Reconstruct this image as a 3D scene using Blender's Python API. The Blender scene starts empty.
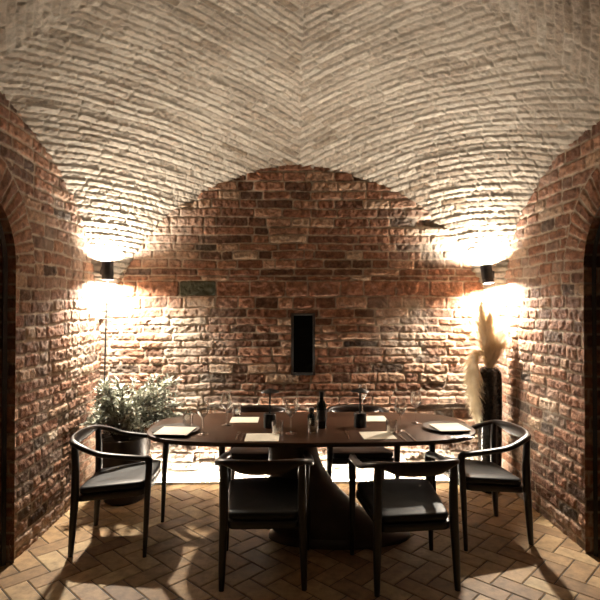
import bpy, bmesh, math, random
import numpy as np
from mathutils import Vector, Matrix
random.seed(7)
PI = math.pi
scn = bpy.context.scene
COL = scn.collection

# ------------------------------------------------------------------ room numbers (metres; camera stands at x=0, y=0, looks along +y)
XL, XR, YB = -1.77, 1.95, 4.76
XC, A = (XL + XR) / 2, (XR - XL) / 2
YM, B = 3.0, 1.76
ZS, RS = 1.07, math.sqrt(2) * A            # sail vault: sphere centre height and radius
EYE = 1.62

# ------------------------------------------------------------------ helpers: objects
def tag(o, label=None, cat=None, group=None, kind=None):
    if label: o['label'] = label
    if cat: o['category'] = cat
    if group: o['group'] = group
    if kind: o['kind'] = kind
    return o

def link(name, me, mat=None, parent=None):
    o = bpy.data.objects.new(name, me)
    COL.objects.link(o)
    if mat is not None and me is not None:
        me.materials.append(mat)
    if parent is not None:
        o.parent = parent
    return o

def empty(name, loc, rz=0.0):
    o = bpy.data.objects.new(name, None)
    o.empty_display_size = .1
    o.location = loc; o.rotation_euler = (0, 0, rz)
    COL.objects.link(o)
    return o

def copy_tree(o, parent=None):
    c = o.copy(); COL.objects.link(c)
    if parent is not None: c.parent = parent
    for ch in list(o.children): copy_tree(ch, c)
    return c

class MB:
    """collects vertices and faces, builds one mesh object"""
    def __init__(s): s.v = []; s.f = []
    def add(s, vs, fs):
        n = len(s.v); s.v += [tuple(p) for p in vs]; s.f += [tuple(i + n for i in f) for f in fs]
    def box(s, c, d, bev=0.0, rot=None):
        bm = bmesh.new()
        bmesh.ops.create_cube(bm, size=1.0)
        for v in bm.verts: v.co = Vector((v.co.x * d[0], v.co.y * d[1], v.co.z * d[2]))
        if bev > 0: bmesh.ops.bevel(bm, geom=bm.edges[:], offset=bev, segments=2, affect='EDGES', profile=.6)
        M = (rot or Matrix.Identity(3)); c = Vector(c)
        bm.verts.index_update()
        s.add([M @ v.co + c for v in bm.verts], [[v.index for v in f.verts] for f in bm.faces])
        bm.free()
    def lathe(s, prof, n=32, c=(0, 0, 0), sx=1, sy=1):
        vs, fs = [], []
        for r, z in prof:
            for k in range(n):
                a = 2 * PI * k / n
                vs.append((c[0] + r * sx * math.cos(a), c[1] + r * sy * math.sin(a), c[2] + z))
        for i in range(len(prof) - 1):
            for k in range(n):
                k2 = (k + 1) % n
                fs.append((i * n + k, i * n + k2, (i + 1) * n + k2, (i + 1) * n + k))
        s.add(vs, fs)
    def sweep(s, pts, ra, rb, up=(0, 0, 1), n=12, power=2.0, caps=True, transport=False, offs=None):
        """ra: half width across (perp to up), rb: half size along up, per point"""
        pts = [Vector(p) for p in pts]; m = len(pts); U = Vector(up)
        rings = []
        prevN = None
        for i in range(m):
            t = (pts[min(i + 1, m - 1)] - pts[max(i - 1, 0)]).normalized()
            if transport and prevN is not None:
                nn = (prevN - t * prevN.dot(t)).normalized()
            else:
                nn = (U - t * U.dot(t)).normalized()
            prevN = nn
            bb = t.cross(nn).normalized()
            a_ = ra[i] if hasattr(ra, '__len__') else ra
            b_ = rb[i] if hasattr(rb, '__len__') else rb
            o_ = offs[i] if offs is not None else 0.0
            ring = []
            for k in range(n):
                th = 2 * PI * k / n
                c, d = math.cos(th), math.sin(th)
                e = 2.0 / power
                cx = math.copysign(abs(c) ** e, c); dy = math.copysign(abs(d) ** e, d)
                ring.append(pts[i] + bb * (a_ * cx) + nn * (b_ * dy + o_))
            rings.append(ring)
        vs = [p for r in rings for p in r]; fs = []
        for i in range(m - 1):
            for k in range(n):
                k2 = (k + 1) % n
                fs.append((i * n + k, i * n + k2, (i + 1) * n + k2, (i + 1) * n + k))
        if caps:
            fs.append(tuple(range(n - 1, -1, -1))); fs.append(tuple((m - 1) * n + k for k in range(n)))
        s.add(vs, fs)
    def prism(s, outline, z0, z1, bev=0.0, seg=3):
        """outline list of (x,y) ccw; rounded top/bottom edge by insetting towards the centroid-free normal"""
        n = len(outline); o = [Vector((p[0], p[1])) for p in outline]
        nor = []
        for i in range(n):
            t = (o[(i + 1) % n] - o[i - 1]).normalized(); nor.append(Vector((t.y, -t.x)))
        layers = []
        if bev > 0:
            for k in range(seg + 1):
                a = PI / 2 * k / seg
                layers.append((bev * (1 - math.sin(a)), z0 + bev * (1 - math.cos(a))))
            for k in range(seg + 1):
                a = PI / 2 * k / seg
                layers.append((bev * (1 - math.cos(a)), z1 - bev * (1 - math.sin(a))))
        else:
            layers = [(0, z0), (0, z1)]
        vs = [(o[i].x - nor[i].x * q, o[i].y - nor[i].y * q, z) for q, z in layers for i in range(n)]
        fs = []
        for l in range(len(layers) - 1):
            for i in range(n):
                j = (i + 1) % n
                fs.append((l * n + i, l * n + j, (l + 1) * n + j, (l + 1) * n + i))
        fs.append(tuple(range(n - 1, -1, -1))); fs.append(tuple((len(layers) - 1) * n + i for i in range(n)))
        s.add(vs, fs)
    def xform(s, M):
        s.v = [tuple(M @ Vector(p)) for p in s.v]; return s
    def build(s, name, mat, parent=None, smooth=True, recalc=True):
        me = bpy.data.meshes.new(name)
        me.from_pydata(s.v, [], s.f)
        if recalc:
            bm = bmesh.new(); bm.from_mesh(me)
            bmesh.ops.recalc_face_normals(bm, faces=bm.faces[:])
            bm.to_mesh(me); bm.free()
        if smooth:
            me.polygons.foreach_set('use_smooth', [True] * len(me.polygons))
            me.set_sharp_from_angle(angle=math.radians(40))
        me.update()
        return link(name, me, mat, parent)

def catmull(pts, n=8):
    P = [Vector(p) for p in pts]; out = []
    for i in range(len(P) - 1):
        p0, p1, p2, p3 = P[max(i - 1, 0)], P[i], P[i + 1], P[min(i + 2, len(P) - 1)]
        for k in range(n):
            t = k / n
            out.append(.5 * ((2 * p1) + (p2 - p0) * t + (2 * p0 - 5 * p1 + 4 * p2 - p3) * t * t + (3 * p1 - p0 - 3 * p2 + p3) * t ** 3))
    out.append(P[-1]); return out

# ------------------------------------------------------------------ helpers: materials
def new_mat(name):
    m = bpy.data.materials.new(name); m.use_nodes = True
    nt = m.node_tree
    return m, nt, nt.nodes['Principled BSDF']

def simple(name, col, rough=.5, metal=0.0, var=.15, scale=30.0, bump=.0, spec=.5, stretch=None, **kw):
    m, nt, b = new_mat(name)
    N, L = nt.nodes, nt.links
    tc = N.new('ShaderNodeTexCoord'); mp = N.new('ShaderNodeMapping'); no = N.new('ShaderNodeTexNoise')
    if stretch: mp.inputs['Scale'].default_value = stretch
    no.inputs['Scale'].default_value = scale; no.inputs['Detail'].default_value = 4
    L.new(tc.outputs['Object'], mp.inputs[0]); L.new(mp.outputs[0], no.inputs['Vector'])
    cr = N.new('ShaderNodeValToRGB')
    cr.color_ramp.elements[0].position = .3; cr.color_ramp.elements[1].position = .7
    cr.color_ramp.elements[0].color = [max(0, c * (1 - var)) for c in col] + [1]
    cr.color_ramp.elements[1].color = [min(1, c * (1 + var)) for c in col] + [1]
    L.new(no.outputs['Fac'], cr.inputs[0]); L.new(cr.outputs[0], b.inputs['Base Color'])
    b.inputs['Roughness'].default_value = rough; b.inputs['Metallic'].default_value = metal
    b.inputs['Specular IOR Level'].default_value = spec
    for k, v in kw.items():
        b.inputs[k.replace('_', ' ')].default_value = v
    if bump:
        bp = N.new('ShaderNodeBump'); bp.inputs['Strength'].default_value = bump; bp.inputs['Distance'].default_value = .004
        L.new(no.outputs['Fac'], bp.inputs['Height']); L.new(bp.outputs[0], b.inputs['Normal'])
    return m

def emis(name, col, strength):
    m, nt, b = new_mat(name)
    b.inputs['Base Color'].default_value = (.8, .8, .8, 1)
    b.inputs['Emission Color'].default_value = (*col, 1)
    b.inputs['Emission Strength'].default_value = strength
    return m

def brick_mat(name, ramp, mortar, wash, noise_amt=.5, rough=.9, bump=.5):
    """colour of each brick, of its mortar and of its lime and painted lamp light from the mesh's own brick numbers"""
    m, nt, b = new_mat(name)
    N, L = nt.nodes, nt.links
    def attr(n):
        a = N.new('ShaderNodeAttribute'); a.attribute_name = n; return a.outputs['Fac']
    tc = N.new('ShaderNodeTexCoord')
    n1 = N.new('ShaderNodeTexNoise'); n1.inputs['Scale'].default_value = 22; n1.inputs['Detail'].default_value = 8; n1.inputs['Roughness'].default_value = .7
    n2 = N.new('ShaderNodeTexNoise'); n2.inputs['Scale'].default_value = 110; n2.inputs['Detail'].default_value = 4
    n3 = N.new('ShaderNodeTexNoise'); n3.inputs['Scale'].default_value = 2.2; n3.inputs['Detail'].default_value = 5
    for n in (n1, n2, n3): L.new(tc.outputs['Object'], n.inputs['Vector'])
    cr = N.new('ShaderNodeValToRGB'); els = cr.color_ramp.elements
    while len(els) < len(ramp): els.new(.5)
    for e, (p, c) in zip(els, ramp): e.position = p; e.color = (*c, 1)
    L.new(attr('brick'), cr.inputs[0])
    mv = N.new('ShaderNodeMapRange'); mv.inputs['From Min'].default_value = .3; mv.inputs['From Max'].default_value = .7
    mv.inputs['To Min'].default_value = 1 - noise_amt; mv.inputs['To Max'].default_value = 1 + noise_amt
    L.new(n1.outputs['Fac'], mv.inputs['Value'])
    mul = N.new('ShaderNodeMix'); mul.data_type = 'RGBA'; mul.blend_type = 'MULTIPLY'; mul.inputs['Factor'].default_value = 1
    L.new(cr.outputs[0], mul.inputs[6]); L.new(mv.outputs[0], mul.inputs[7])
    mm = N.new('ShaderNodeMix'); mm.data_type = 'RGBA'
    mm.inputs[7].default_value = (*mortar, 1)
    L.new(attr('mortar'), mm.inputs['Factor']); L.new(mul.outputs[2], mm.inputs[6])
    # lime, and on the back wall painted lamp light
    wm = N.new('ShaderNodeMath'); wm.operation = 'MULTIPLY_ADD'
    L.new(n3.outputs['Fac'], wm.inputs[0]); wm.inputs[1].default_value = 1.0; wm.inputs[2].default_value = -.5
    wa = N.new('ShaderNodeMath'); wa.operation = 'ADD'; wa.use_clamp = True
    w1 = N.new('ShaderNodeMath'); w1.operation = 'MULTIPLY'
    L.new(wm.outputs[0], w1.inputs[0]); L.new(attr('wash'), w1.inputs[1])
    L.new(w1.outputs[0], wa.inputs[0]); L.new(attr('wash'), wa.inputs[1])
    m2 = N.new('ShaderNodeMix'); m2.data_type = 'RGBA'; m2.inputs[7].default_value = (*wash, 1)
    L.new(wa.outputs[0], m2.inputs['Factor']); L.new(mm.outputs[2], m2.inputs[6])
    # the odd grey-green stone block
    m3 = N.new('ShaderNodeMix'); m3.data_type = 'RGBA'; m3.inputs[7].default_value = (.055, .058, .036, 1)
    L.new(attr('stone'), m3.inputs['Factor']); L.new(m2.outputs[2], m3.inputs[6])
    L.new(m3.outputs[2], b.inputs['Base Color'])
    b.inputs['Roughness'].default_value = rough; b.inputs['Specular IOR Level'].default_value = .25
    ad = N.new('ShaderNodeMath'); ad.operation = 'MULTIPLY_ADD'; ad.inputs[1].default_value = .4
    L.new(n2.outputs['Fac'], ad.inputs[0]); L.new(n1.outputs['Fac'], ad.inputs[2])
    bp = N.new('ShaderNodeBump'); bp.inputs['Strength'].default_value = bump; bp.inputs['Distance'].default_value = .012
    L.new(ad.outputs[0], bp.inputs['Height']); L.new(bp.outputs[0], b.inputs['Normal'])
    return m

# ------------------------------------------------------------------ helpers: masonry fields in numpy
_tab = np.random.RandomState(5).rand(512, 512)
def vnoise(x, y, seed=0):
    x = x + seed * 37.17; y = y + seed * 91.73
    xi = np.floor(x).astype(int); yi = np.floor(y).astype(int)
    fx = x - xi; fy = y - yi
    fx = fx * fx * (3 - 2 * fx); fy = fy * fy * (3 - 2 * fy)
    a = _tab[xi & 511, yi & 511]; b = _tab[(xi + 1) & 511, yi & 511]
    c = _tab[xi & 511, (yi + 1) & 511]; d = _tab[(xi + 1) & 511, (yi + 1) & 511]
    return (a * (1 - fx) + b * fx) * (1 - fy) + (c * (1 - fx) + d * fx) * fy - .5
def fbm(x, y, f, seed=0, octv=3):
    o = 0; a = 1.0
    for k in range(octv):
        o = o + a * vnoise(x * f, y * f, seed + k * 3); f *= 2.1; a *= .55
    return o
def hsh(a, b, seed):
    return _tab[(a * 73 + b * 151 + seed * 31) & 511, (a * 17 + b * 211 + seed * 57) & 511]
def sstep(e0, e1, x):
    t = np.clip((x - e0) / (e1 - e0), 0, 1); return t * t * (3 - 2 * t)

def courses(z0, z1, h, var, seed, special=()):
    r = np.random.RandomState(seed); e = [z0]
    while e[-1] < z1:
        e.append(e[-1] + h * (1 + var * (r.rand() - .5)))
    e = np.array(e)
    for lo, hi in special:                     # one taller course with exact edges
        e = np.array([v for v in e if v < lo - .03 or v > hi + .03] + [lo, hi]); e.sort()
    return e

def brick_field(U, V, edges, L, seed, warp=.012, lens=None, rag=.009):
    Vw = V + warp * fbm(U, V, 2.3, seed, 3)
    Uw = U + .012 * fbm(U, V, 5.0, seed + 9, 2)
    c = np.clip(np.searchsorted(edges, Vw) - 1, 0, len(edges) - 2)
    Lc = np.array([L * (.72 + .56 * hsh(np.array(k), np.array(3), seed)) for k in range(len(edges))], dtype=float)
    if lens:
        for k, v in lens.items(): Lc[k] = v
    off = hsh(c, c * 0 + 7, seed) * 3 + 20
    t = Uw / Lc[c] + off
    j = np.floor(t).astype(int)
    jit = lambda cc, jj: (hsh(cc, jj, seed + 1) - .5) * .66
    lo = j + jit(c, j); hi = j + 1 + jit(c, j + 1)
    j = np.where(t < lo, j - 1, np.where(t >= hi, j + 1, j))
    lo = j + jit(c, j); hi = j + 1 + jit(c, j + 1)
    du = np.minimum(t - lo, hi - t) * Lc[c]
    dv = np.minimum(Vw - edges[c], edges[c + 1] - Vw)
    rag_n = rag * fbm(U, V, 26, seed + 4, 3)
    k = .0055
    d = -k * np.log(np.exp(-np.clip(du, -1, .3) / k) + np.exp(-np.clip(dv, -1, .3) / k)) + rag_n
    return d, c, j, hsh(c, j, seed + 2), hsh(c, j, seed + 5)

class Patch:
    """grids of points joined into one mesh with brick attributes"""
    def __init__(s): s.P = []; s.F = []; s.at = {k: [] for k in ('brick', 'mortar', 'wash', 'stone')}; s.n = 0
    def grid(s, P, keep=None, **at):
        ny, nx = P.shape[:2]
        idx = np.arange(ny * nx).reshape(ny, nx)
        q = np.stack([idx[:-1, :-1], idx[:-1, 1:], idx[1:, 1:], idx[1:, :-1]], -1).reshape(-1, 4)
        if keep is not None: q = q[keep.reshape(-1)]
        used = np.zeros(ny * nx, bool); used[q.reshape(-1)] = True
        remap = np.cumsum(used) - 1
        s.P.append(P.reshape(-1, 3)[used]); s.F.append(remap[q] + s.n)
        for k in s.at:
            a = at.get(k); a = np.zeros((ny, nx)) if a is None else np.broadcast_to(a, (ny, nx))
            s.at[k].append(a.reshape(-1)[used])
        s.n += int(used.sum())
    def build(s, name, mat):
        P = np.concatenate(s.P); F = np.concatenate(s.F)
        me = bpy.data.meshes.new(name)
        me.vertices.add(len(P)); me.vertices.foreach_set('co', P.astype(np.float32).reshape(-1))
        me.loops.add(F.size); me.loops.foreach_set('vertex_index', F.astype(np.int32).reshape(-1))
        me.polygons.add(len(F))
        me.polygons.foreach_set('loop_start', np.arange(0, F.size, 4, dtype=np.int32))
        me.polygons.foreach_set('use_smooth', np.ones(len(F), bool))
        for k, v in s.at.items():
            a = me.attributes.new(k, 'FLOAT', 'POINT'); a.data.foreach_set('value', np.concatenate(v).astype(np.float32))
        me.update(calc_edges=True); me.validate()
        return link(name, me, mat)

def axis(a, b, fine, coarse=None, f0=None, f1=None):
    """coordinates from a to b, fine step between f0 and f1, coarse outside"""
    if coarse is None: return np.arange(a, b + fine, fine)
    out = []; x = a
    while x < b:
        out.append(x); x += fine if f0 <= x <= f1 else coarse
    out.append(b); return np.array(out)

def masonry(d, r1, r2, c, U, V, seed, depth=.009, off=.010, gap=.0035, rough=.006, soft=.010):
    f = sstep(gap, gap + soft, d)
    h = depth * f + off * (r1 - .5) * f + rough * 1.35 * fbm(U, V, 31, seed + 20, 4) * (.4 + .6 * f) + .02 * fbm(U, V, 1.6, seed + 21, 2)
    return h, 1 - sstep(gap - .002, gap + .006, d)

# ------------------------------------------------------------------ wall materials
WALL_RAMP = [(0, (.050, .032, .024)), (.05, (.100, .052, .033)), (.30, (.180, .080, .046)), (.65, (.235, .110, .064)), (.88, (.28, .155, .095)), (1, (.33, .23, .155))]
M_wall = brick_mat('red_brick', WALL_RAMP, (.36, .295, .225), (.56, .50, .42), noise_amt=.62, bump=.8)
M_vault = brick_mat('limewashed_brick', [(0, (.115, .08, .05)), (.25, (.20, .155, .115)), (.7, (.27, .225, .18)), (1, (.34, .295, .24))],
                    (.31, .27, .215), (.42, .38, .32), noise_amt=.68, bump=.7)

# ------------------------------------------------------------------ back wall
WX0, WX1, WZ0, WZ1 = .002, .226, .976, 1.555          # slot window
def wall_back():
    st = .0068
    xs = axis(XL - .12, XR + .12, st); zs = axis(-.03, 3.05, st)
    U, V = np.meshgrid(xs, zs)
    ed = courses(-.03, 3.2, .079, .35, 11, special=[(1.708, 1.856), (.705, .78)])
    ct = int(np.searchsorted(ed, 1.78) - 1)
    low = sstep(.95, .25, V)
    d, c, j, r1, r2 = brick_field(U, V, ed, .265, 3, warp=.016, lens={ct: .30}, rag=.007)
    h, mo = masonry(d, r1, r2, c, U, V, 3, depth=.009, off=.013, rough=.008)
    h = h + low * (.030 * (r2 - .5) + .030 * fbm(U, V, 9, 44, 3))                        # worn courses near the floor
    h = h + .030 * ((V > .705) & (V < .78)) * sstep(.002, .012, d) * (.6 + .5 * r1)             # the jutting course behind the table
    h = h - .02 * sstep(.0, .12, .70 - V) * sstep(1.2, .6, np.abs(U - .2))
    # broken spots under the arch
    h = h - .05 * np.exp(-((U + .93) / .05) ** 2 - ((V - 2.63) / .09) ** 2) - .09 * np.exp(-((U - 1.33) / .13) ** 4 - ((V - 2.40) / .035) ** 4)
    big = c == ct
    stone = (big & (j == j[np.argmin(np.abs(zs - 1.78)), np.argmin(np.abs(xs + .83))])).astype(float) * (1 - mo)
    r1 = np.where(big, .45 + .25 * r1, r1)
    wash = np.clip(.85 * sstep(.42, .10, V + .12 * fbm(U, V, 3, 60)) , 0, 1)  # paler towards the floor
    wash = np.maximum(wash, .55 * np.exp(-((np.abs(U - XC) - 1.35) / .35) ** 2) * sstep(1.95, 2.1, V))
    wash = np.maximum(wash, (.10 + .5 * sstep(-.15, .35, fbm(U, V, 1.7, 61, 3))) * sstep(1.72, 1.66, V) * sstep(.35, 1.1, np.abs(U - XC)))   # pale patches at the lower sides: lamp light put into the colour
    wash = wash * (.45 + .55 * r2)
    P = np.stack([U, YB - h, V], -1)
    cx = (U[:-1, :-1] + U[1:, 1:]) / 2; cz = (V[:-1, :-1] + V[1:, 1:]) / 2
    keep = ~((cx > WX0) & (cx < WX1) & (cz > WZ0) & (cz < WZ1))
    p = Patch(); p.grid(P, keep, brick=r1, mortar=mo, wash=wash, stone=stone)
    # reveal of the slot
    dep = np.linspace(-.015, .30, 16)
    ring = [(WX0, WZ0), (WX1, WZ0), (WX1, WZ1), (WX0, WZ1), (WX0, WZ0)]
    pts = []
    for (ax, az), (bx, bz) in zip(ring[:-1], ring[1:]):
        for t in np.linspace(0, 1, 12): pts.append((ax + (bx - ax) * t, az + (bz - az) * t))
    pts = np.array(pts)
    P2 = np.zeros((len(dep), len(pts), 3)); P2[..., 0] = pts[:, 0]; P2[..., 2] = pts[:, 1]; P2[..., 1] = YB + dep[:, None]
    p.grid(P2, brick=.3)
    bx, bz = np.meshgrid([WX0 - .01, WX1 + .01], [WZ0 - .01, WZ1 + .01])
    p.grid(np.stack([bx, bx * 0 + YB + .30, bz], -1), brick=.1)
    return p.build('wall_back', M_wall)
tag(wall_back(), 'worn red brick back wall under the big arch', 'wall', kind='structure')

# ------------------------------------------------------------------ side walls with arched niches
NR, NSP = .45, 1.88
def wall_side(name, X, sgn, nc, seed, label):
    """sgn +1: the room lies towards +x of the wall"""
    ys = axis(.9, YB + .12, .0078, .03, 2.15, 9); zs = axis(-.03, 3.1, .0078)
    U, V = np.meshgrid(ys, zs)
    ed = courses(-.03, 3.3, .086, .25, seed)
    d, c, j, r1, r2 = brick_field(U, V, ed, .235, seed, warp=.02)
    # ring of radial bricks round the arch
    rr = np.hypot(U - nc, V - NSP); th = np.arctan2(V - NSP, U - nc)
    ring = (V > NSP - .02) & (rr < NR + .27)
    red = np.array([-.3, NR + .005, NR + .27, 3.0])
    nv = 20
    d2, c2, j2, q1, q2 = brick_field(rr, th * NR * 1.25, courses(-2, 3, .070, .25, seed + 4), 5.0, seed + 2, warp=.01)
    d2 = np.minimum(d2, np.minimum(NR + .27 - rr, .2))
    d = np.where(ring, d2, np.where((V > NSP - .02), np.minimum(d, rr - NR - .27), d)); r1 = np.where(ring, q1, r1); r2 = np.where(ring, q2, r2)
    h, mo = masonry(d, r1, r2, c, U, V, seed, depth=.009, off=.008, gap=.0045, rough=.007)
    wash = (.18 + .35 * np.clip(fbm(U, V, 2.2, seed + 30) * 2, 0, 1)) * r2 * sstep(2.6, 4.6, U) + .35 * sstep(.3, 0, V) * r2
    P = np.stack([X + sgn * h, U, V], -1)
    cy = (U[:-1, :-1] + U[1:, 1:]) / 2; cz = (V[:-1, :-1] + V[1:, 1:]) / 2
    inside = (np.abs(cy - nc) < NR) & ((cz < NSP) | (np.hypot(cy - nc, cz - NSP) < NR))
    p = Patch(); p.grid(P, ~inside, brick=r1, mortar=mo, wash=wash)
    # reveal
    cont = [(nc + NR, z) for z in np.arange(-.03, NSP, .012)] + [(nc + NR * math.cos(a), NSP + NR * math.sin(a)) for a in np.linspace(0, PI, 110)] + \
           [(nc - NR, z) for z in np.arange(NSP, -.03, -.03)]
    cont = np.array(cont); s = np.concatenate([[0], np.cumsum(np.hypot(*np.diff(cont, axis=0).T))])
    w = np.arange(-.01, .42, .012)
    S, W = np.meshgrid(s, w)
    d, c, j, r1, r2 = brick_field(W, S, courses(-.05, 6, .086, .2, seed + 6), .24, seed + 6)
    h, mo = masonry(d, r1, r2, c, W, S, seed + 6, depth=.010, off=.006)
    h = h * sstep(0, .03, W)
    cen = np.array([nc, 1.0])
    ny_ = np.where(np.abs(cont[:, 1]) < NSP, np.sign(nc - cont[:, 0]), (nc - cont[:, 0]) / NR); nz_ = np.where(cont[:, 1] < NSP, 0, (NSP - cont[:, 1]) / NR)
    P = np.stack([X - sgn * (W - .012), cont[:, 0][None] + h * ny_[None], cont[:, 1][None] + h * nz_[None]], -1)
    p.grid(P, brick=r1, mortar=mo, wash=0 * W)
    yb, zb = np.meshgrid(np.linspace(nc - NR - .02, nc + NR + .02, 80), np.arange(-.03, NSP + NR + .03, .014))
    d, c, j, r1, r2 = brick_field(yb, zb, ed, .235, seed + 8)
    h, mo = masonry(d, r1, r2, c, yb, zb, seed + 8)
    p.grid(np.stack([X - sgn * (.40 - h), yb, zb], -1), brick=r1, mortar=mo)
    return tag(p.build(name, M_wall), label, 'wall', kind='structure')
NCL, NCR = 3.27 - NR, 3.325 - NR
wall_side('wall_left', XL, 1, NCL, 21, 'red brick wall on the left with an arched niche')
wall_side('wall_right', XR, -1, NCR, 33, 'red brick wall on the right with an arched niche')

M_steel = simple('dark_steel', (.018, .015, .013), .45, .6, scale=20)
def niche_frame(name, X, sgn, nc, label):
    mb = MB()
    r = NR - .028
    pts = [(X - sgn * .03, nc + r, z) for z in np.linspace(.0, NSP, 8)] + [(X - sgn * .03, nc + r * math.cos(a), NSP + r * math.sin(a)) for a in np.linspace(0, PI, 30)[1:-1]] + \
          [(X - sgn * .03, nc - r, z) for z in np.linspace(NSP, .0, 8)]
    mb.sweep(pts, .022, .016, up=(1, 0, 0), n=4, power=30)
    mb.build(name, M_steel, smooth=False)
    o = bpy.data.objects[name]
    return tag(o, label, 'trim', kind='structure')
niche_frame('trim_1', XL, 1, NCL, 'dark metal edge lining the arched niche on the left')
niche_frame('trim_2', XR, -1, NCR, 'dark metal edge lining the arched niche on the right')

# ------------------------------------------------------------------ vault: sail dome, courses set round each corner
def vault():
    st = .0086; ext = RS * 1.36
    g = np.arange(-ext, ext, st)
    gx, gy = np.meshgrid(g, g)
    rho = np.hypot(gx, gy) / RS; ph = np.arctan2(gy, gx)
    nx_ = np.sin(rho) * np.cos(ph); ny_ = np.sin(rho) * np.sin(ph); nz_ = np.cos(rho)
    sx = np.where(nx_ > 0, 1.0, -1.0); sy = np.where(ny_ > 0, 1.0, -1.0)
    phi = math.radians(48); bet = math.radians(42)
    ax, ay, az = math.cos(phi) * math.cos(bet), math.cos(phi) * math.sin(bet), -math.sin(phi)
    wob = .006 * fbm(gx, gy, 3, 70)
    # angle round each corner's axis gives the course, the turn about it the place along the course
    ca = np.clip(np.abs(nx_) * ax + np.abs(ny_) * ay + nz_ * az, -1, 1)
    al = np.arccos(ca)
    e1 = np.abs(nx_) * math.sin(bet) - np.abs(ny_) * math.cos(bet)
    e2 = (np.abs(nx_) * math.cos(bet) + np.abs(ny_) * math.sin(bet)) * math.sin(phi) + nz_ * math.cos(phi)
    ps = np.arctan2(e1, e2)
    T = RS * al; S = RS * np.sin(np.clip(al, .15, 3)) * ps
    q = (sx > 0) * 2 + (sy > 0)
    S = S + q * 7.3
    ed = courses(-.1, 7.2, .055, .3, 51)
    d, c, j, r1, r2 = brick_field(S, T + q * .021, ed, .26, 51, warp=.020, rag=.003)
    rb = r1; r1 = .55 * hsh(c, c * 0 + 2, 77) + .45 * r1
    h, mo = masonry(d, r1, r2, c, gx, gy, 51, depth=.009, off=.010, gap=.0018, rough=.007, soft=.006)
    r1 = rb
    tv = np.clip((T + q * .021 + .0 - ed[c]) / (ed[c + 1] - ed[c]), 0, 1)
    h = h + .009 * (.15 + .85 * r2) * (tv - .5) * sstep(.0005, .006, d)                         # bricks laid a little askew
    frag = fbm(gx, gy, 1.1, 90, 2)
    wash = np.clip(.35 + .5 * frag + .35 * (r2 - .5), 0, .9)
    R_ = RS - h
    X = XC + nx_ * R_; Y = YM + ny_ * R_ * (B / A); Z = ZS + nz_ * R_
    Y = Y + .10 * nx_ * sstep(4.7, 3.5, Y)                                              # the bay is a little askew
    # the right-hand wall arch sits a little lower
    Z = Z - .12 * np.clip((X - XC) / A, 0, 1) ** 2 * sstep(4.7, 3.4, Y)
    ok = (np.abs(X - XC) < A + .07) & (Y < YB + .07) & (Y > YM - B - .02) & (Z > 1.5)
    keep = ok[:-1, :-1] & ok[1:, :-1] & ok[:-1, 1:] & ok[1:, 1:]
    p = Patch(); p.grid(np.stack([X, Y, Z], -1), keep, brick=r1, mortar=mo, wash=wash)
    return p.build('ceiling', M_vault)
tag(vault(), 'pale limewashed brick vault with courses meeting in a herringbone line', 'ceiling', kind='structure')

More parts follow.
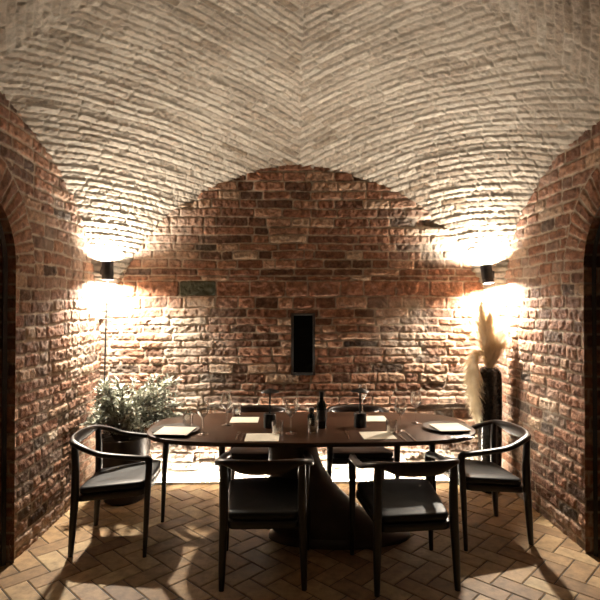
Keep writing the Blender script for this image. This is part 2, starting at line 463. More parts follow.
# ------------------------------------------------------------------ floor: herringbone terracotta tiles
def floor():
    W = .1325; L2 = 2 * W; gap = .0062; ch = .0045
    a0, b0 = .93, -3.40
    r2 = math.sqrt(2)
    V, F, at = [], [], []
    rnd = random.Random(3)
    for i in range(-30, 60):
        for j in range(-60, 40):
            k = (i - j) % 4
            if k == 0: a_, b_, la, lb = i * W, j * W, L2, W
            elif k == 3: a_, b_, la, lb = i * W, j * W, W, L2
            else: continue
            a1, b1 = a0 + a_, b0 + b_
            cxm, cym = (a1 + la / 2 + b1 + lb / 2) / r2, (a1 + la / 2 - b1 - lb / 2) / r2
            if not (XL - .25 < cxm < XR + .25 and .5 < cym < YB + .15): continue
            g = gap / 2
            dz = [rnd.uniform(-.0012, .0004) for _ in range(4)]
            n = len(V)
            for lvl, ins, z in ((0, 0, -.012), (1, 0, -ch * .7), (2, ch, 0)):
                for q, (ua, ub) in enumerate(((a1 + g + ins, b1 + g + ins), (a1 + la - g - ins, b1 + g + ins), (a1 + la - g - ins, b1 + lb - g - ins), (a1 + g + ins, b1 + lb - g - ins))):
                    V.append(((ua + ub) / r2, (ua - ub) / r2, z + (dz[q] if lvl else 0)))
            for lvl in (0, 1):
                for q in range(4):
                    q2 = (q + 1) % 4
                    F.append((n + lvl * 4 + q, n + lvl * 4 + q2, n + lvl * 4 + 4 + q2, n + lvl * 4 + 4 + q))
            F.append((n + 8, n + 9, n + 10, n + 11))
            at += [rnd.random()] * 12
    n = len(V)
    V += [(XL - .5, .4, -.0045), (XR + .5, .4, -.0045), (XR + .5, YB + .15, -.0045), (XL - .5, YB + .15, -.0045)]
    F.append((n, n + 1, n + 2, n + 3)); at += [-1] * 4
    me = bpy.data.meshes.new('floor'); me.from_pydata(V, [], F)
    bm = bmesh.new(); bm.from_mesh(me); bmesh.ops.recalc_face_normals(bm, faces=bm.faces[:])
    for f in bm.faces:
        if abs(f.normal.z) > .9 and f.normal.z < 0: f.normal_flip()
    bm.to_mesh(me); bm.free()
    a = me.attributes.new('tile', 'FLOAT', 'POINT'); a.data.foreach_set('value', at)
    m, nt, b = new_mat('terracotta_herringbone')
    N, K = nt.nodes, nt.links
    A_ = N.new('ShaderNodeAttribute'); A_.attribute_name = 'tile'
    cr = N.new('ShaderNodeValToRGB'); e = cr.color_ramp.elements
    e[0].position = 0; e[0].color = (.19, .11, .05, 1); e[1].position = 1; e[1].color = (.40, .29, .155, 1)
    q = e.new(.5); q.color = (.30, .19, .092, 1)
    tc = N.new('ShaderNodeTexCoord'); no = N.new('ShaderNodeTexNoise'); no.inputs['Scale'].default_value = 14; no.inputs['Detail'].default_value = 8; no.inputs['Roughness'].default_value = .65
    K.new(tc.outputs['Object'], no.inputs['Vector'])
    mr = N.new('ShaderNodeMapRange'); mr.inputs['From Min'].default_value = .3; mr.inputs['From Max'].default_value = .7; mr.inputs['To Min'].default_value = .6; mr.inputs['To Max'].default_value = 1.35
    K.new(no.outputs['Fac'], mr.inputs['Value']); K.new(A_.outputs['Fac'], cr.inputs[0])
    mx = N.new('ShaderNodeMix'); mx.data_type = 'RGBA'; mx.blend_type = 'MULTIPLY'; mx.inputs['Factor'].default_value = 1
    K.new(cr.outputs[0], mx.inputs[6]); K.new(mr.outputs[0], mx.inputs[7])
    gr = N.new('ShaderNodeMath'); gr.operation = 'LESS_THAN'; gr.inputs[1].default_value = -.5
    K.new(A_.outputs['Fac'], gr.inputs[0])
    m2 = N.new('ShaderNodeMix'); m2.data_type = 'RGBA'; m2.inputs[7].default_value = (.022, .015, .010, 1)
    K.new(gr.outputs[0], m2.inputs['Factor']); K.new(mx.outputs[2], m2.inputs[6]); K.new(m2.outputs[2], b.inputs['Base Color'])
    b.inputs['Roughness'].default_value = .55; b.inputs['Specular IOR Level'].default_value = .35
    bp = N.new('ShaderNodeBump'); bp.inputs['Strength'].default_value = .25; bp.inputs['Distance'].default_value = .006
    K.new(no.outputs['Fac'], bp.inputs['Height']); K.new(bp.outputs[0], b.inputs['Normal'])
    o = link('floor', me, m)
    return tag(o, 'herringbone floor of tan terracotta tiles with dark joints', 'floor', kind='structure')
floor()

# ------------------------------------------------------------------ slot window
M_glassdark = simple('dark_glass', (.004, .004, .004), .08, 0, scale=3)
def slot_window():
    mb = MB(); cx, cz = (WX0 + WX1) / 2, (WZ0 + WZ1) / 2; w, h = WX1 - WX0, WZ1 - WZ0
    t = .022
    y = YB + .012
    mb.box((cx - w / 2 + t / 2, y, cz), (t, .04, h), .003); mb.box((cx + w / 2 - t / 2, y, cz), (t, .04, h), .003)
    mb.box((cx, y, cz + h / 2 - t / 2), (w - 2 * t, .04, t), .003); mb.box((cx, y - .004, cz - h / 2 + t / 2), (w - 2 * t, .048, t), .003)
    o = mb.build('window_1', simple('grey_metal_frame', (.05, .048, .045), .5, .4))
    p = MB(); p.box((cx, y + .012, cz), (w - 2 * t, .006, h - 2 * t)); p.build('pane', M_glassdark, o)
    tag(o, 'narrow dark slot window with a grey metal frame in the brick back wall', 'window', kind='structure')
slot_window()

# ------------------------------------------------------------------ object materials
M_blackwood = simple('black_stained_ash', (.010, .008, .007), .38, 0, scale=8, stretch=(6, 6, 1), bump=.08)
M_brownwood = simple('smoked_oak_back', (.022, .012, .008), .4, 0, scale=10, stretch=(1, 4, 8), bump=.05)
M_leather = simple('black_leather', (.006, .006, .006), .48, 0, scale=140, bump=.12, spec=.35)
M_table = simple('walnut_table', (.050, .023, .012), .30, 0, var=.35, scale=7, stretch=(1, 9, 9), bump=.03)
M_tabledark = simple('dark_walnut_edge', (.028, .013, .008), .4, 0, scale=7, stretch=(1, 9, 9))
M_ped = simple('bronzed_pedestal', (.065, .048, .036), .36, .15, scale=12, bump=.05)
M_paper = simple('cream_paper', (.74, .68, .55), .8, 0, var=.03, scale=60)
M_ink = simple('brown_ink', (.30, .24, .18), .8, 0, scale=60)
M_plate = simple('grey_stoneware', (.10, .095, .09), .3, 0, scale=40)
M_silver = simple('brushed_cutlery', (.55, .52, .48), .22, 1.0, scale=50)
M_black = simple('black_lacquer', (.008, .008, .008), .35, 0, scale=20)
M_bottle = simple('dark_green_bottle', (.006, .009, .006), .06, 0, scale=10)
M_label = simple('dark_bottle_label', (.035, .03, .028), .6, 0, scale=10)
def glass_mat():
    """thin clear glass: see-through face on, mirror-like towards its edges"""
    m, nt, b = new_mat('clear_glass')
    N, L = nt.nodes, nt.links
    lw = N.new('ShaderNodeLayerWeight'); lw.inputs['Blend'].default_value = .42
    pw = N.new('ShaderNodeMath'); pw.operation = 'POWER'; pw.inputs[1].default_value = .7
    no = N.new('ShaderNodeTexNoise'); no.inputs['Scale'].default_value = 6
    mr = N.new('ShaderNodeMapRange'); mr.inputs['To Min'].default_value = .02; mr.inputs['To Max'].default_value = .12
    tr = N.new('ShaderNodeBsdfTransparent'); tr.inputs[0].default_value = (.97, .975, .97, 1)
    gl = N.new('ShaderNodeBsdfGlossy'); gl.inputs[0].default_value = (.95, .95, .95, 1)
    mx = N.new('ShaderNodeMixShader')
    out = [n for n in N if n.type == 'OUTPUT_MATERIAL'][0]
    L.new(no.outputs['Fac'], mr.inputs['Value']); L.new(mr.outputs[0], gl.inputs['Roughness'])
    L.new(lw.outputs['Facing'], pw.inputs[0]); L.new(pw.outputs[0], mx.inputs[0])
    L.new(tr.outputs[0], mx.inputs[1]); L.new(gl.outputs[0], mx.inputs[2]); L.new(mx.outputs[0], out.inputs[0])
    N.remove(b)
    return m
M_glass = glass_mat()

# ------------------------------------------------------------------ armchairs (face +y locally)
def seat_outline(w0, w1, y0, y1, bow=.02, n=10):
    """rounded trapezoid, rear width w0 at y0, front width w1 at y1"""
    pts = []
    def corner(cx, cy, r, a0):
        for k in range(6):
            a = a0 + PI / 2 * k / 5; pts.append((cx + r * math.cos(a), cy + r * math.sin(a)))
    r = .05
    corner(w1 / 2 - r, y1 - r, r, 0)
    for t in (.75, .5, .25): pts.append(((t - .5) * (w1 - 2 * r), y1 + bow * (1 - (2 * t - 1) ** 2)))
    corner(-w1 / 2 + r, y1 - r, r, PI / 2)
    corner(-w0 / 2 + r, y0 + r, r, PI)
    corner(w0 / 2 - r, y0 + r, r, 3 * PI / 2)
    return pts

def make_chair():
    root = empty('armchair', (0, 0, 0))
    # seat: padded leather cushion, front a little higher
    def tilt(p): return (p[0], p[1], p[2] + .055 * (p[1] / .46))
    s = MB(); ol = seat_outline(.42, .49, -.215, .235)
    s.prism(ol, .405, .452, .018, 4)
    n = len(ol); v = s.v
    top = [i for i in range(len(v)) if v[i][2] > .4515]
    # dished top: add rings inside
    base = len(v) - n
    s.f.pop()
    prev = list(range(base, base + n))
    for q, dz in ((.86, .004), (.66, .002), (.4, -.004), (.16, -.006)):
        cur = []
        for i in range(n):
            x, y, z = v[base + i]; s.v.append((x * q, y * q + .01 * (1 - q), .452 + dz)); cur.append(len(s.v) - 1)
        for i in range(n):
            k = (i + 1) % n; s.f.append((prev[i], prev[k], cur[k], cur[i]))
        prev = cur
    s.f.append(tuple(prev))
    s.v = [tilt(p) for p in s.v]
    s.build('seat', M_leather, root)
    f = MB(); f.prism(seat_outline(.43, .505, -.225, .232), .362, .404, .006, 2); f.v = [tilt(p) for p in f.v]
    f.build('seat_frame', M_blackwood, root)
    # arm loop centre line
    half = [(.262, .235, .632), (.272, .17, .640), (.278, .05, .652), (.277, -.06, .668), (.264, -.155, .702), (.218, -.236, .727), (.12, -.276, .733), (0, -.288, .734)]
    full = half + [(-x, y, z) for x, y, z in half[-2::-1]]
    C = catmull(full, 6); m = len(C)
    iA, iB = int(m * .30), m - 1 - int(m * .30)
    def dims(p):
        # flat rails in front, a lens shaped panel behind
        w = max(0.0, 1 - (abs(p.x) / .235) ** 2.2) if p.y < -.15 else 0
        w = w * w * (3 - 2 * w)
        hb = .0170 + .025 * w
        wb = .0235 - .009 * w
        return wb, hb, -(hb - .0170)
    D = [dims(p) for p in C]
    def seg(i0, i1, name, mat):
        mb = MB(); pp = C[i0:i1 + 1]
        mb.sweep(pp, [d[0] for d in D[i0:i1 + 1]], [d[1] for d in D[i0:i1 + 1]], n=14, power=2.6, offs=[d[2] for d in D[i0:i1 + 1]])
        mb.build(name, mat, root)
    seg(0, iA, 'armrest', M_blackwood); seg(iB, m - 1, 'armrest', M_blackwood); seg(iA, iB, 'backrest', M_brownwood)
    for sx in (1, -1):
        # front leg bends over into the armrest
        path = catmull([(sx * .268, .235, 0), (sx * .266, .243, .2), (sx * .262, .252, .42), (sx * .260, .262, .56), (sx * .260, .262, .605), (sx * .2605, .252, .628), (sx * .262, .232, .6325)], 6)
        k = len(path)
        rad = [.0125 + .0115 * min(1, i / (k * .45)) - .005 * max(0, (i - k * .6) / (k * .4)) for i in range(k)]
        mb = MB(); mb.sweep(path, [r * 1.05 for r in rad], rad, up=(0, 1, 0), n=12, transport=True, power=2.3); mb.build('leg', M_blackwood, root)
        path = catmull([(sx * .236, -.245, 0), (sx * .232, -.232, .2), (sx * .226, -.222, .40), (sx * .224, -.220, .56), (sx * .224, -.226, .725)], 6)
        k = len(path)
        rad = [.0125 + .0125 * math.sin(PI * min(1, .06 + .80 * i / k)) ** .8 for i in range(k)]
        mb = MB(); mb.sweep(path, rad, rad, up=(0, 1, 0), n=12, transport=True, power=2.3); mb.build('leg', M_blackwood, root)
    return root

CHAIRS = [((-.160, 3.175), 0, 'black wooden armchair seen from behind, at the near side of the table on the left'),
          ((.690, 3.13), 6, 'black wooden armchair seen from behind, at the near side of the table on the right'),
          ((-1.19, 3.59), -88, 'black wooden armchair at the left end of the table, beside the leafy potted shrub'),
          ((1.365, 3.67), 96, 'black wooden armchair at the right end of the table, beside the tall vase of pampas'),
          ((-.27, 4.20), 180, 'black wooden armchair on the wall side of the table, left of the slot window'),
          ((.56, 4.20), 180, 'black wooden armchair on the wall side of the table, right of the slot window')]
proto = make_chair()
for i, ((x, y), rz, lab) in enumerate(CHAIRS):
    o = proto if i == 0 else copy_tree(proto)
    o.location = (x, y, 0); o.rotation_euler = (0, 0, math.radians(rz))
    tag(o, lab, 'chair', 'armchairs around the dining table')

# ------------------------------------------------------------------ dining table
TX, TY, TZ = .149, 3.77, .74
def dining_table():
    root = empty('dining_table', (TX, TY, 0))
    def outl(a, b, e=3.3, n=96):
        out = []
        for k in range(n):
            t = 2 * PI * k / n; c, s_ = math.cos(t), math.sin(t)
            out.append((math.copysign(abs(c) ** (2 / e), c) * a, math.copysign(abs(s_) ** (2 / e), s_) * b))
        return out
    mb = MB(); mb.prism(outl(1.17, .48), TZ - .016, TZ, .004, 3); mb.build('tabletop', M_table, root)
    mb = MB()
    o1, o2 = outl(1.165, .475), outl(1.08, .40)
    n = len(o1)
    vs = [(x, y, TZ - .016) for x, y in o1] + [(x, y, TZ - .03) for x, y in o1] + [(x, y, TZ - .048) for x, y in o2]
    fs = [(l * n + i, l * n + (i + 1) % n, (l + 1) * n + (i + 1) % n, (l + 1) * n + i) for l in range(2) for i in range(n)] + [tuple(range(n)), tuple(2 * n + i for i in range(n))]
    mb.add(vs, fs); mb.build('underframe', M_tabledark, root)
    # leaning trumpet pedestal: narrow neck, foot drawn out to the right
    mb = MB(); rows = 26; seg = 56; vs, fs = [], []
    bx, by, ba, bb = .342 - TX, 3.615 - TY, .50, .215
    tx, ty, ta, tb = .005 - TX, 3.64 - TY, .165, .15
    for i in range(rows + 1):
        t = i / rows; z = .0 + (TZ - .048) * t
        w = (1 - t) ** 2.4                                    # flare, most of it close to the floor
        w = .86 * w + .14 * (1 - t)
        a_ = ta + (ba - ta) * w; b_ = tb + (bb - tb) * w; cx = tx + (bx - tx) * w; cy = ty + (by - ty) * w
        if i == 0: z = .0
        for k in range(seg):
            th = 2 * PI * k / seg
            vs.append((cx + a_ * math.cos(th), cy + b_ * math.sin(th), z + (.012 if i == 0 else 0) * 0))
    for i in range(rows):
        for k in range(seg):
            k2 = (k + 1) % seg; fs.append((i * seg + k, i * seg + k2, (i + 1) * seg + k2, (i + 1) * seg + k))
    fs.append(tuple(range(seg - 1, -1, -1))); fs.append(tuple(rows * seg + k for k in range(seg)))
    # a thick rounded lip at the floor
    for k in range(seg):
        x, y, z = vs[k]; vs[k] = (x, y, 0)
    for k in range(seg):
        x, y, z = vs[seg + k]; x0, y0, _ = vs[k]; vs[seg + k] = (x0 + .004 * (0 - x0 + bx), y0, .022)
    for q, zz, sc in ((2, .038, .955), (3, .052, .87)):
        for k in range(seg):
            x0, y0, _ = vs[k]; vs[q * seg + k] = (tx + .25 * (bx - tx) + (x0 - tx - .25 * (bx - tx)) * sc, by + (y0 - by) * sc, zz)
    mb.add(vs, fs); mb.build('pedestal', M_ped, root)
    return tag(root, 'long dark walnut dining table with rounded ends on one flared pedestal', 'table')
dining_table()

def T(px, py, z=TZ):
    """a spot on the table top from where the sight line meets it"""
    k = py - 306.0
    return ((px - 291) * (EYE - z) / k, 510 * (EYE - z) / k)

# ------------------------------------------------------------------ things on the table
def menu(px, py, w, d, rz, label, z=TZ):
    x, y = T(px, py, z)
    mb = MB(); mb.box((0, 0, .0012), (w, d, .0018))
    o = mb.build('menu_card', M_paper, smooth=False)
    o.location = (x, y, z + .0005); o.rotation_euler = (0, 0, math.radians(rz))
    tag(o, label, 'menu', 'cream menu cards on the table')
    return o
def plate(px, py, r, label):
    x, y = T(px, py)
    mb = MB(); mb.lathe([(0, .001), (r * .62, .001), (r * .7, .006), (r, .016), (r, .019), (r * .7, .010), (r * .6, .007), (0, .007)], 48)
    o = mb.build('plate', M_plate); o.location = (x, y, TZ)
    return tag(o, label, 'plate', 'grey plates at the ends of the table')
plate(176.5, 430.5, .165, 'round grey plate under the menu at the left end of the table')
plate(447, 429, .165, 'round grey plate under the menu at the right end of the table')
menu(176, 430, .235, .22, -6, 'cream menu card lying on the grey plate at the left end', TZ + .019)
menu(450, 427.5, .22, .22, 6, 'cream menu card lying on the grey plate at the right end', TZ + .019)
menu(245, 419.5, .215, .19, 0, 'cream menu card in front of the wall-side armchair left of the slot window')
menu(262.5, 437, .225, .20, 0, 'cream menu card in front of the near left armchair')
menu(373, 418.8, .205, .19, 0, 'cream menu card behind the right table lamp, for the wall-side seat')
menu(377.5, 435.5, .22, .20, 3, 'cream menu card in front of the near right armchair')

def glass_of(kind):
    mb = MB()
    if kind == 'wine':
        out = [(.038, 0), (.038, .002), (.012, .006), (.0045, .014), (.0040, .05), (.0042, .105), (.010, .118), (.028, .134), (.041, .158), (.044, .178), (.040, .205), (.034, .235)]
        inn = [(.0325, .235), (.0385, .205), (.0425, .178), (.0395, .158), (.0265, .136), (.008, .122), (.0, .120)]
        mb.lathe([(0, 0)] + out + inn, 28)
        return mb.build('wine_glass', M_glass)
    out = [(.030, 0), (.035, .004), (.038, .05), (.039, .092)]
    inn = [(.0375, .092), (.0365, .05), (.033, .010), (0, .008)]
    mb.lathe([(0, 0)] + out + inn, 28)
    return mb.build('tumbler', M_glass)
protos = {}
def glass(kind, px, py, label):
    x, y = T(px, py)
    if kind not in protos: protos[kind] = o = glass_of(kind)
    else: o = protos[kind].copy(); COL.objects.link(o)
    o.location = (x, y, TZ)
    tag(o, label, 'glass', 'wine glasses on the table' if kind == 'wine' else 'water tumblers on the table')
glass('wine', 203.5, 433.5, 'stemmed wine glass right of the left-end plate')
glass('wine', 227, 424.5, 'stemmed wine glass at the left edge of the far left menu card')
glass('wine', 291, 433, 'stemmed wine glass right of the near left menu card, on the middle of the table')
glass('wine', 362.5, 413.5, 'stemmed wine glass by the wall behind the right table lamp')
glass('wine', 400.5, 431.5, 'stemmed wine glass right of the near right menu card')
glass('wine', 416, 423.5, 'stemmed wine glass just left of the right-end plate')
glass('tumbler', 188.5, 425, 'clear water tumbler behind the left-end plate')
glass('tumbler', 237, 414.8, 'clear water tumbler behind the far left menu card, near the wall')
glass('tumbler', 277.5, 434, 'clear water tumbler between the near left menu card and the middle wine glass')
glass('tumbler', 391.5, 433.5, 'clear water tumbler at the far right corner of the near right menu card')
glass('tumbler', 313, 432, 'clear water tumbler in front of the small dark bottle')

def fork():
    mb = MB(); mb.sweep([(0, -.095, .004), (0, -.05, .006), (0, .02, .010), (0, .035, .008)], [.006, .0045, .003, .006], .0014, n=8)
    mb.box((0, .045, .007), (.022, .022, .0022), .0006)
    for k in range(4): mb.box((-.0092 + k * .0061, .075, .009), (.003, .042, .002), .0004)
    return mb.build('fork', M_silver)
def knife():
    mb = MB(); mb.sweep([(0, -.105, .004), (0, -.05, .004), (0, -.01, .004)], [.0075, .007, .006], .003, n=8)
    mb.sweep([(0, -.012, .004), (.001, .03, .004), (.002, .08, .004), (0, .108, .004)], [.006, .009, .009, .002], .0011, n=8)
    return mb.build('knife', M_silver)
cut = {}
def cutlery(kind, px, py, rz, label, z=TZ):
    x, y = T(px, py, z)
    if kind not in cut: cut[kind] = o = (fork if kind == 'fork' else knife)()
    else: o = cut[kind].copy(); COL.objects.link(o)
    o.location = (x, y, z + (.0 if z == TZ else .0)); o.rotation_euler = (0, 0, math.radians(rz))
    tag(o, label, kind, 'cutlery on the table')
cutlery('fork', 238, 436, 0, 'silver fork farthest left of the near left menu card')
cutlery('fork', 243, 437, 0, 'silver fork next to the left edge of the near left menu card')
cutlery('fork', 347.5, 435.5, 0, 'silver fork left of the near right menu card')
cutlery('knife', 401.5, 437.5, 4, 'knife at the right edge of the near right menu card')
cutlery('knife', 411, 437.5, 4, 'outermost knife right of the near right menu card')
cutlery('fork', 461, 438.3, 93, 'silver fork on the near side of the right-end plate')

def lamp(px, py, label):
    x, y = T(px, py)
    r = empty('table_lamp', (x, y, TZ))
    mb = MB(); mb.lathe([(0, 0), (.044, 0), (.046, .003), (.046, .098), (.043, .102), (0, .102)], 32); mb.build('base', M_black, r)
    mb = MB(); mb.lathe([(0, .10), (.0065, .10), (.0065, .268), (0, .268)], 14); mb.build('stem', M_black, r)
    mb = MB(); mb.lathe([(0, .272), (.012, .280), (.064, .262), (.068, .256), (.064, .256), (.012, .266), (0, .266)], 32); mb.build('lamp_shade', M_black, r)
    return tag(r, label, 'lamp', 'unlit cordless table lamps')
lamp(270, 427, 'slim black unlit table lamp left of the slot window and wine bottle')
lamp(360, 426.5, 'slim black unlit table lamp right of the wine bottle')

def bottle(px, py, s, h, label, name='wine_bottle'):
    x, y = T(px, py)
    r = empty(name, (x, y, TZ))
    k = s
    prof = [(0, 0), (.034 * k, 0), (.037 * k, .004), (.037 * k, .60 * h), (.034 * k, .68 * h), (.018 * k, .77 * h), (.0145 * k, .82 * h), (.0145 * k, .97 * h), (.0165 * k, .975 * h), (.0165 * k, h), (0, h)]
    mb = MB(); mb.lathe(prof, 32); mb.build('bottle_body', M_bottle, r)
    mb = MB(); mb.lathe([(.0374 * k, .20 * h), (.0376 * k, .205 * h), (.0376 * k, .50 * h), (.0374 * k, .505 * h)], 32); mb.build('paper_label', M_label, r)
    mb = MB(); mb.lathe([(.0152 * k, .84 * h), (.0157 * k, .845 * h), (.0172 * k, .97 * h), (.0172 * k, 1.004 * h), (0, 1.006 * h)], 24); mb.build('foil_cap', M_black, r)
    return tag(r, label, 'bottle')
bottle(321.5, 427.5, 1.0, .262, 'tall dark wine bottle standing under the slot window, in the middle of the table')
def jar(px, py, label):
    x, y = T(px, py)
    r = empty('oil_bottle', (x, y, TZ))
    mb = MB(); mb.lathe([(0, 0), (.027, 0), (.029, .003), (.029, .07), (.024, .082), (.012, .088), (.012, .098), (0, .098)], 28); mb.build('bottle_body', M_bottle, r)
    mb = MB(); mb.lathe([(0, .098), (.017, .098), (.0185, .101), (.0185, .128), (.016, .131), (0, .131)], 24); mb.build('stopper', M_black, r)
    return tag(r, label, 'bottle')
jar(311.5, 425, 'small squat dark bottle with a stopper left of the wine bottle')

# ------------------------------------------------------------------ wall sconces and their light
WARM = (1.0, .89, .74)
M_lens = emis('lit_lens', WARM, 60)
def sconce(x, y, z, face, lean, label, pw_up, pw_dn):
    r = empty('wall_sconce', (x, y, z), face)               # local +y points into the corner
    R, H, t = .050, .082, .004
    ly = Matrix.Rotation(lean, 4, 'Y')
    mb = MB(); mb.lathe([(R, -H), (R, H), (R - t, H), (R - t, -H), (R, -H)], 36); mb.xform(ly); b = mb.build('lamp_body', M_black, r)
    mb = MB(); mb.lathe([(0, -.01), (R - t, -.01), (R - t, .01), (0, .01)], 24); mb.xform(ly); mb.build('partition', M_black, r)
    for s, pw in ((1, pw_up), (-1, pw_dn)):
        zz = H - .016
        mb = MB(); mb.lathe([(0, s * zz), (R - t - .001, s * zz), (R - t - .001, s * (zz - .006)), (0, s * (zz - .006))], 28); mb.xform(ly); mb.build('lens', M_lens, r)
        ld = bpy.data.lights.new('bulb', 'AREA'); ld.shape = 'DISK'; ld.size = .07; ld.energy = pw; ld.color = WARM
        lo = bpy.data.objects.new('bulb', ld); COL.objects.link(lo); lo.parent = r
        lo.matrix_local = ly @ Matrix.Translation((0, 0, s * (zz + .002))) @ Matrix.Rotation(PI if s > 0 else 0, 4, 'X')
    mb = MB(); mb.box((0, .075, 0), (.05, .06, .07), .004); mb.build('wall_bracket', M_black, r)
    return tag(r, label, 'lamp', 'up and down wall lamps')
sconce(-1.63, 4.56, 1.935, math.radians(45) + 0, 0, 'black cylinder wall lamp in the left corner, shining up and down above the shrub', 43, 100)
sconce(1.765, 4.56, 1.905, math.radians(-45), math.radians(-9), 'leaning black cylinder wall lamp in the right corner above the pampas grass', 43, 100)

# lamp cable down the left corner
def cable():
    mb = MB(); P = catmull([(-1.66, 4.655, 1.86), (-1.675, 4.66, 1.6), (-1.685, 4.665, 1.25), (-1.69, 4.66, .9), (-1.692, 4.66, .5), (-1.69, 4.66, .012)], 6)
    mb.sweep(P, .007, .007, up=(0, 1, 0), n=8, transport=True)
    return tag(mb.build('power_cable', M_black), 'thin black cable running down the left corner below the wall lamp', 'cable')
cable()

# light strip along the foot of the back wall
def strip():
    r = empty('floor_light_strip', (.1, YB - .075, 0))
    mb = MB(); mb.box((0, 0, .004), (3.0, .046, .008), .001); mb.box((0, -.021, .0155), (3.0, .004, .021), .001); mb.build('channel', simple('aluminium', (.5, .5, .5), .4, .9), r, smooth=False)  # room-side lip added to keep the strip's direct light off the floor
    mb = MB()
    P = [(-1.49, 0, .012), (1.49, 0, .012)]
    mb.sweep(P, .013, .010, n=12); mb.build('diffuser', emis('lit_diffuser', (1.0, .92, .78), 360), r)
    return tag(r, 'long glowing light strip on the floor along the foot of the back wall', 'light strip')
strip()

# ------------------------------------------------------------------ potted shrub in the left corner
def shrub():
    rnd = random.Random(12)
    r = empty('potted_shrub', (-1.40, 4.33, 0))
    mb = MB(); mb.lathe([(0, 0), (.15, 0), (.165, .012), (.20, .30), (.215, .50), (.218, .53), (.205, .535), (.195, .50), (0, .49)], 40)
    pot = mb.build('pot', simple('dark_bronze_pot', (.03, .021, .016), .35, .3, scale=9, bump=.05), r)
    mb = MB(); mb.lathe([(0, .505), (.10, .507), (.198, .496)], 24); mb.build('soil', simple('dark_soil', (.02, .014, .01), .95, 0, scale=60, bump=.6), pot)
    br = MB(); lf = MB()
    def leaf(p, dirv, L, W):
        dirv = dirv.normalized(); side = dirv.cross(Vector((rnd.gauss(0, .5), rnd.gauss(0, .5), 1))).normalized()
        nrm = side.cross(dirv).normalized()
        tip = p + dirv * L - nrm * L * rnd.uniform(-.05, .25)
        a = p + dirv * L * .3; b = p + dirv * L * .68 - nrm * L * .06
        q = nrm * W * .18
        vs = [p, a + side * W * .42 + q, b + side * W * .36 + q, tip, b - side * W * .36 + q, a - side * W * .42 + q, a, b]
        lf.add(vs, [(0, 6, 1), (1, 6, 7, 2), (2, 7, 3), (0, 5, 6), (5, 4, 7, 6), (4, 3, 7)])
    for k in range(105):
        az = rnd.uniform(0, 2 * PI); el = rnd.uniform(-.1, 1.0) ; ln = rnd.uniform(.24, .54)
        dx, dy = math.cos(az) * math.cos(el), math.sin(az) * math.cos(el)
        base = Vector((rnd.uniform(-.06, .06), rnd.uniform(-.06, .06), .50))
        end = Vector((dx * ln * 1.0 + .07, dy * ln * .70, .60 + ln * .95 * max(.05, math.sin(el)) + .05))
        end.x = max(end.x, -.22); end.y = min(end.y, .28)
        mid = (base + end) / 2 + Vector((0, 0, .08))
        P = catmull([base, mid, end], 7)
        br.sweep(P, [.006 - .0042 * i / (len(P) - 1) for i in range(len(P))], [.006 - .0042 * i / (len(P) - 1) for i in range(len(P))], up=(.3, .9, .1), n=5)
        for i in range(3, len(P)):
            for q in range(4):
                t = (P[min(i + 1, len(P) - 1)] - P[i - 1]).normalized()
                dv = t * rnd.uniform(.3, 1) + Vector((rnd.gauss(0, .6), rnd.gauss(0, .6), rnd.gauss(.15, .5)))
                leaf(P[i] + Vector((rnd.gauss(0, .008),) * 3), dv, rnd.uniform(.04, .068), rnd.uniform(.018, .028))
    br.build('branches', simple('bark', (.06, .045, .03), .8, 0), r)
    m = simple('glossy_leaf', (.40, .41, .34), .25, 0, var=.7, scale=9)
    lf.build('foliage', m, r, recalc=False)
    return tag(r, 'leafy evergreen shrub in a dark round pot in the left corner', 'plant')
shrub()

# ------------------------------------------------------------------ tall vase with pampas grass in the right corner
VX, VY = 1.745, 4.46
def vase():
    r = empty('floor_vase', (VX, VY, 0))
    mb = MB(); mb.lathe([(0, 0), (.080, 0), (.086, .006), (.098, .3), (.104, .7), (.104, .98), (.097, 1.04), (.076, 1.075), (.064, 1.08), (.058, 1.075), (.070, 1.03), (.088, .95), (.075, .1), (0, .06)], 40)
    mb.build('vase_body', simple('black_glazed_ceramic', (.022, .019, .016), .12, 0, var=.5, scale=38, bump=.22), r)
    return tag(r, 'tall slim black glazed floor vase in the right corner', 'vase')
vase()
def plume_mat():
    m = simple('cream_plume', (.80, .71, .55), .9, 0, var=.18, scale=25)
    nt = m.node_tree; N, L = nt.nodes, nt.links
    t = N.new('ShaderNodeBsdfTranslucent'); t.inputs[0].default_value = (.80, .70, .52, 1)
    mx = N.new('ShaderNodeMixShader'); mx.inputs[0].default_value = .5
    out = [n for n in N if n.type == 'OUTPUT_MATERIAL'][0]
    L.new(N['Principled BSDF'].outputs[0], mx.inputs[1]); L.new(t.outputs[0], mx.inputs[2]); L.new(mx.outputs[0], out.inputs[0])
    return m
M_plume = plume_mat()
M_stem = simple('straw_stem', (.30, .23, .12), .7, 0)
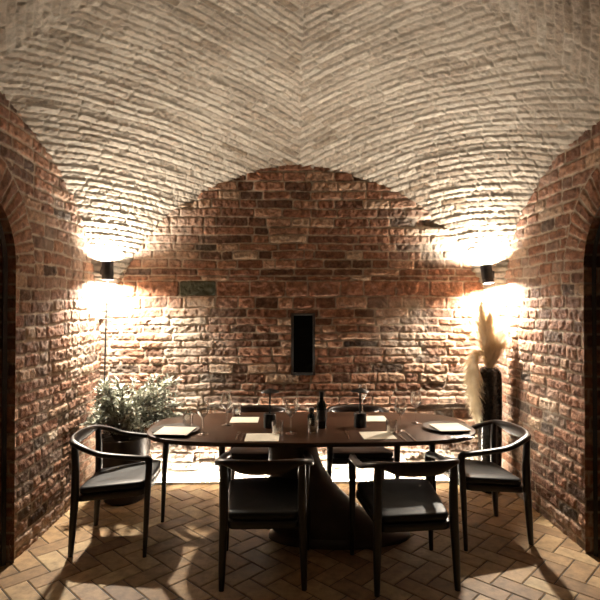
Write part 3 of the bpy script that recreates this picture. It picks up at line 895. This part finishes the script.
def pampas(pts, r0, n, label, seed, i0=.0, droop=.0):
    """pts: stem path from inside the vase; the upper part carries the plume"""
    rnd = random.Random(seed)
    r = empty('pampas_stem', pts[0])
    O = Vector(pts[0])
    P = [p - O for p in catmull(pts, 10)]
    mb = MB(); mb.sweep(P, [.004 - .0025 * i / len(P) for i in range(len(P))], [.004 - .0025 * i / len(P) for i in range(len(P))], up=(0, 1, 0), n=6, transport=True); mb.build('stem', M_stem, r)
    lf = MB(); m = len(P) - 1; s0 = int(m * i0)
    for k in range(n):
        t = rnd.random() ** .8
        f = s0 + t * (m - s0); i = min(int(f), m - 1)
        p = P[i].lerp(P[i + 1], f - i); tn = (P[i + 1] - P[i]).normalized()
        az = rnd.uniform(0, 2 * PI)
        env = r0 * (math.sin(PI * min(1, .10 + .90 * t) ** .75) ** .8 + .06)
        out = Vector((math.cos(az), math.sin(az), 0)); out = (out - tn * out.dot(tn)).normalized()
        L = rnd.uniform(.6, 1.15) * env * 1.9
        q1 = p + out * L * .30 + tn * L * .45
        q2 = p + out * L * .56 + tn * L * (.80 - droop) - Vector((0, 0, droop * L))
        sd = out.cross(tn).normalized() * rnd.uniform(.0020, .0036)
        lf.add([p - sd * .6, p + sd * .6, q1 - sd, q1 + sd, q2], [(0, 1, 3, 2), (2, 3, 4)])
    lf.build('plume', M_plume, r, recalc=False)
    return tag(r, label, 'pampas grass', 'pampas plumes in the tall vase')
pampas([(VX, VY, .75), (VX - .02, VY + .0, 1.09), (VX - .055, VY - .01, 1.38), (VX - .075, VY - .02, 1.66)], .085, 1700, 'tallest upright cream pampas plume in the black vase', 1, .30)
pampas([(VX, VY, .75), (VX + .0, VY, 1.09), (VX - .012, VY - .035, 1.35), (VX - .012, VY - .05, 1.59)], .072, 1400, 'middle cream pampas plume just right of the tallest one', 2, .32)
pampas([(VX, VY, .75), (VX + .02, VY, 1.09), (VX + .065, VY - .015, 1.27), (VX + .105, VY - .02, 1.46)], .085, 1500, 'right-hand cream pampas plume leaning towards the right wall', 3, .28)
pampas([(VX, VY, .75), (VX - .01, VY - .01, 1.08), (VX - .06, VY - .04, 1.19), (VX - .13, VY - .055, 1.16), (VX - .165, VY - .06, 1.0), (VX - .15, VY - .06, .78), (VX - .125, VY - .06, .62)], .10, 2200, 'drooping cream pampas plume hanging down the left side of the vase', 4, .33, .25)

# ------------------------------------------------------------------ world, camera, view
w = bpy.data.worlds.new('World'); scn.world = w; w.use_nodes = True
w.node_tree.nodes['Background'].inputs[0].default_value = (1.0, .75, .5, 1)
w.node_tree.nodes['Background'].inputs[1].default_value = .016

cd = bpy.data.cameras.new('camera'); cd.sensor_width = 36; cd.lens = 36 * 510 / 600; cd.clip_start = .05
cam = bpy.data.objects.new('camera', cd); COL.objects.link(cam)
cam.location = (0, 0, EYE)
cam.rotation_euler = (PI / 2 + math.atan(6 / 510), 0, -math.atan(9 / 510))
scn.camera = cam
scn.view_settings.view_transform = 'Standard'; scn.view_settings.look = 'None'
scn.view_settings.gamma = 1; scn.view_settings.use_curve_mapping = False
scn.view_settings.exposure = 0.12
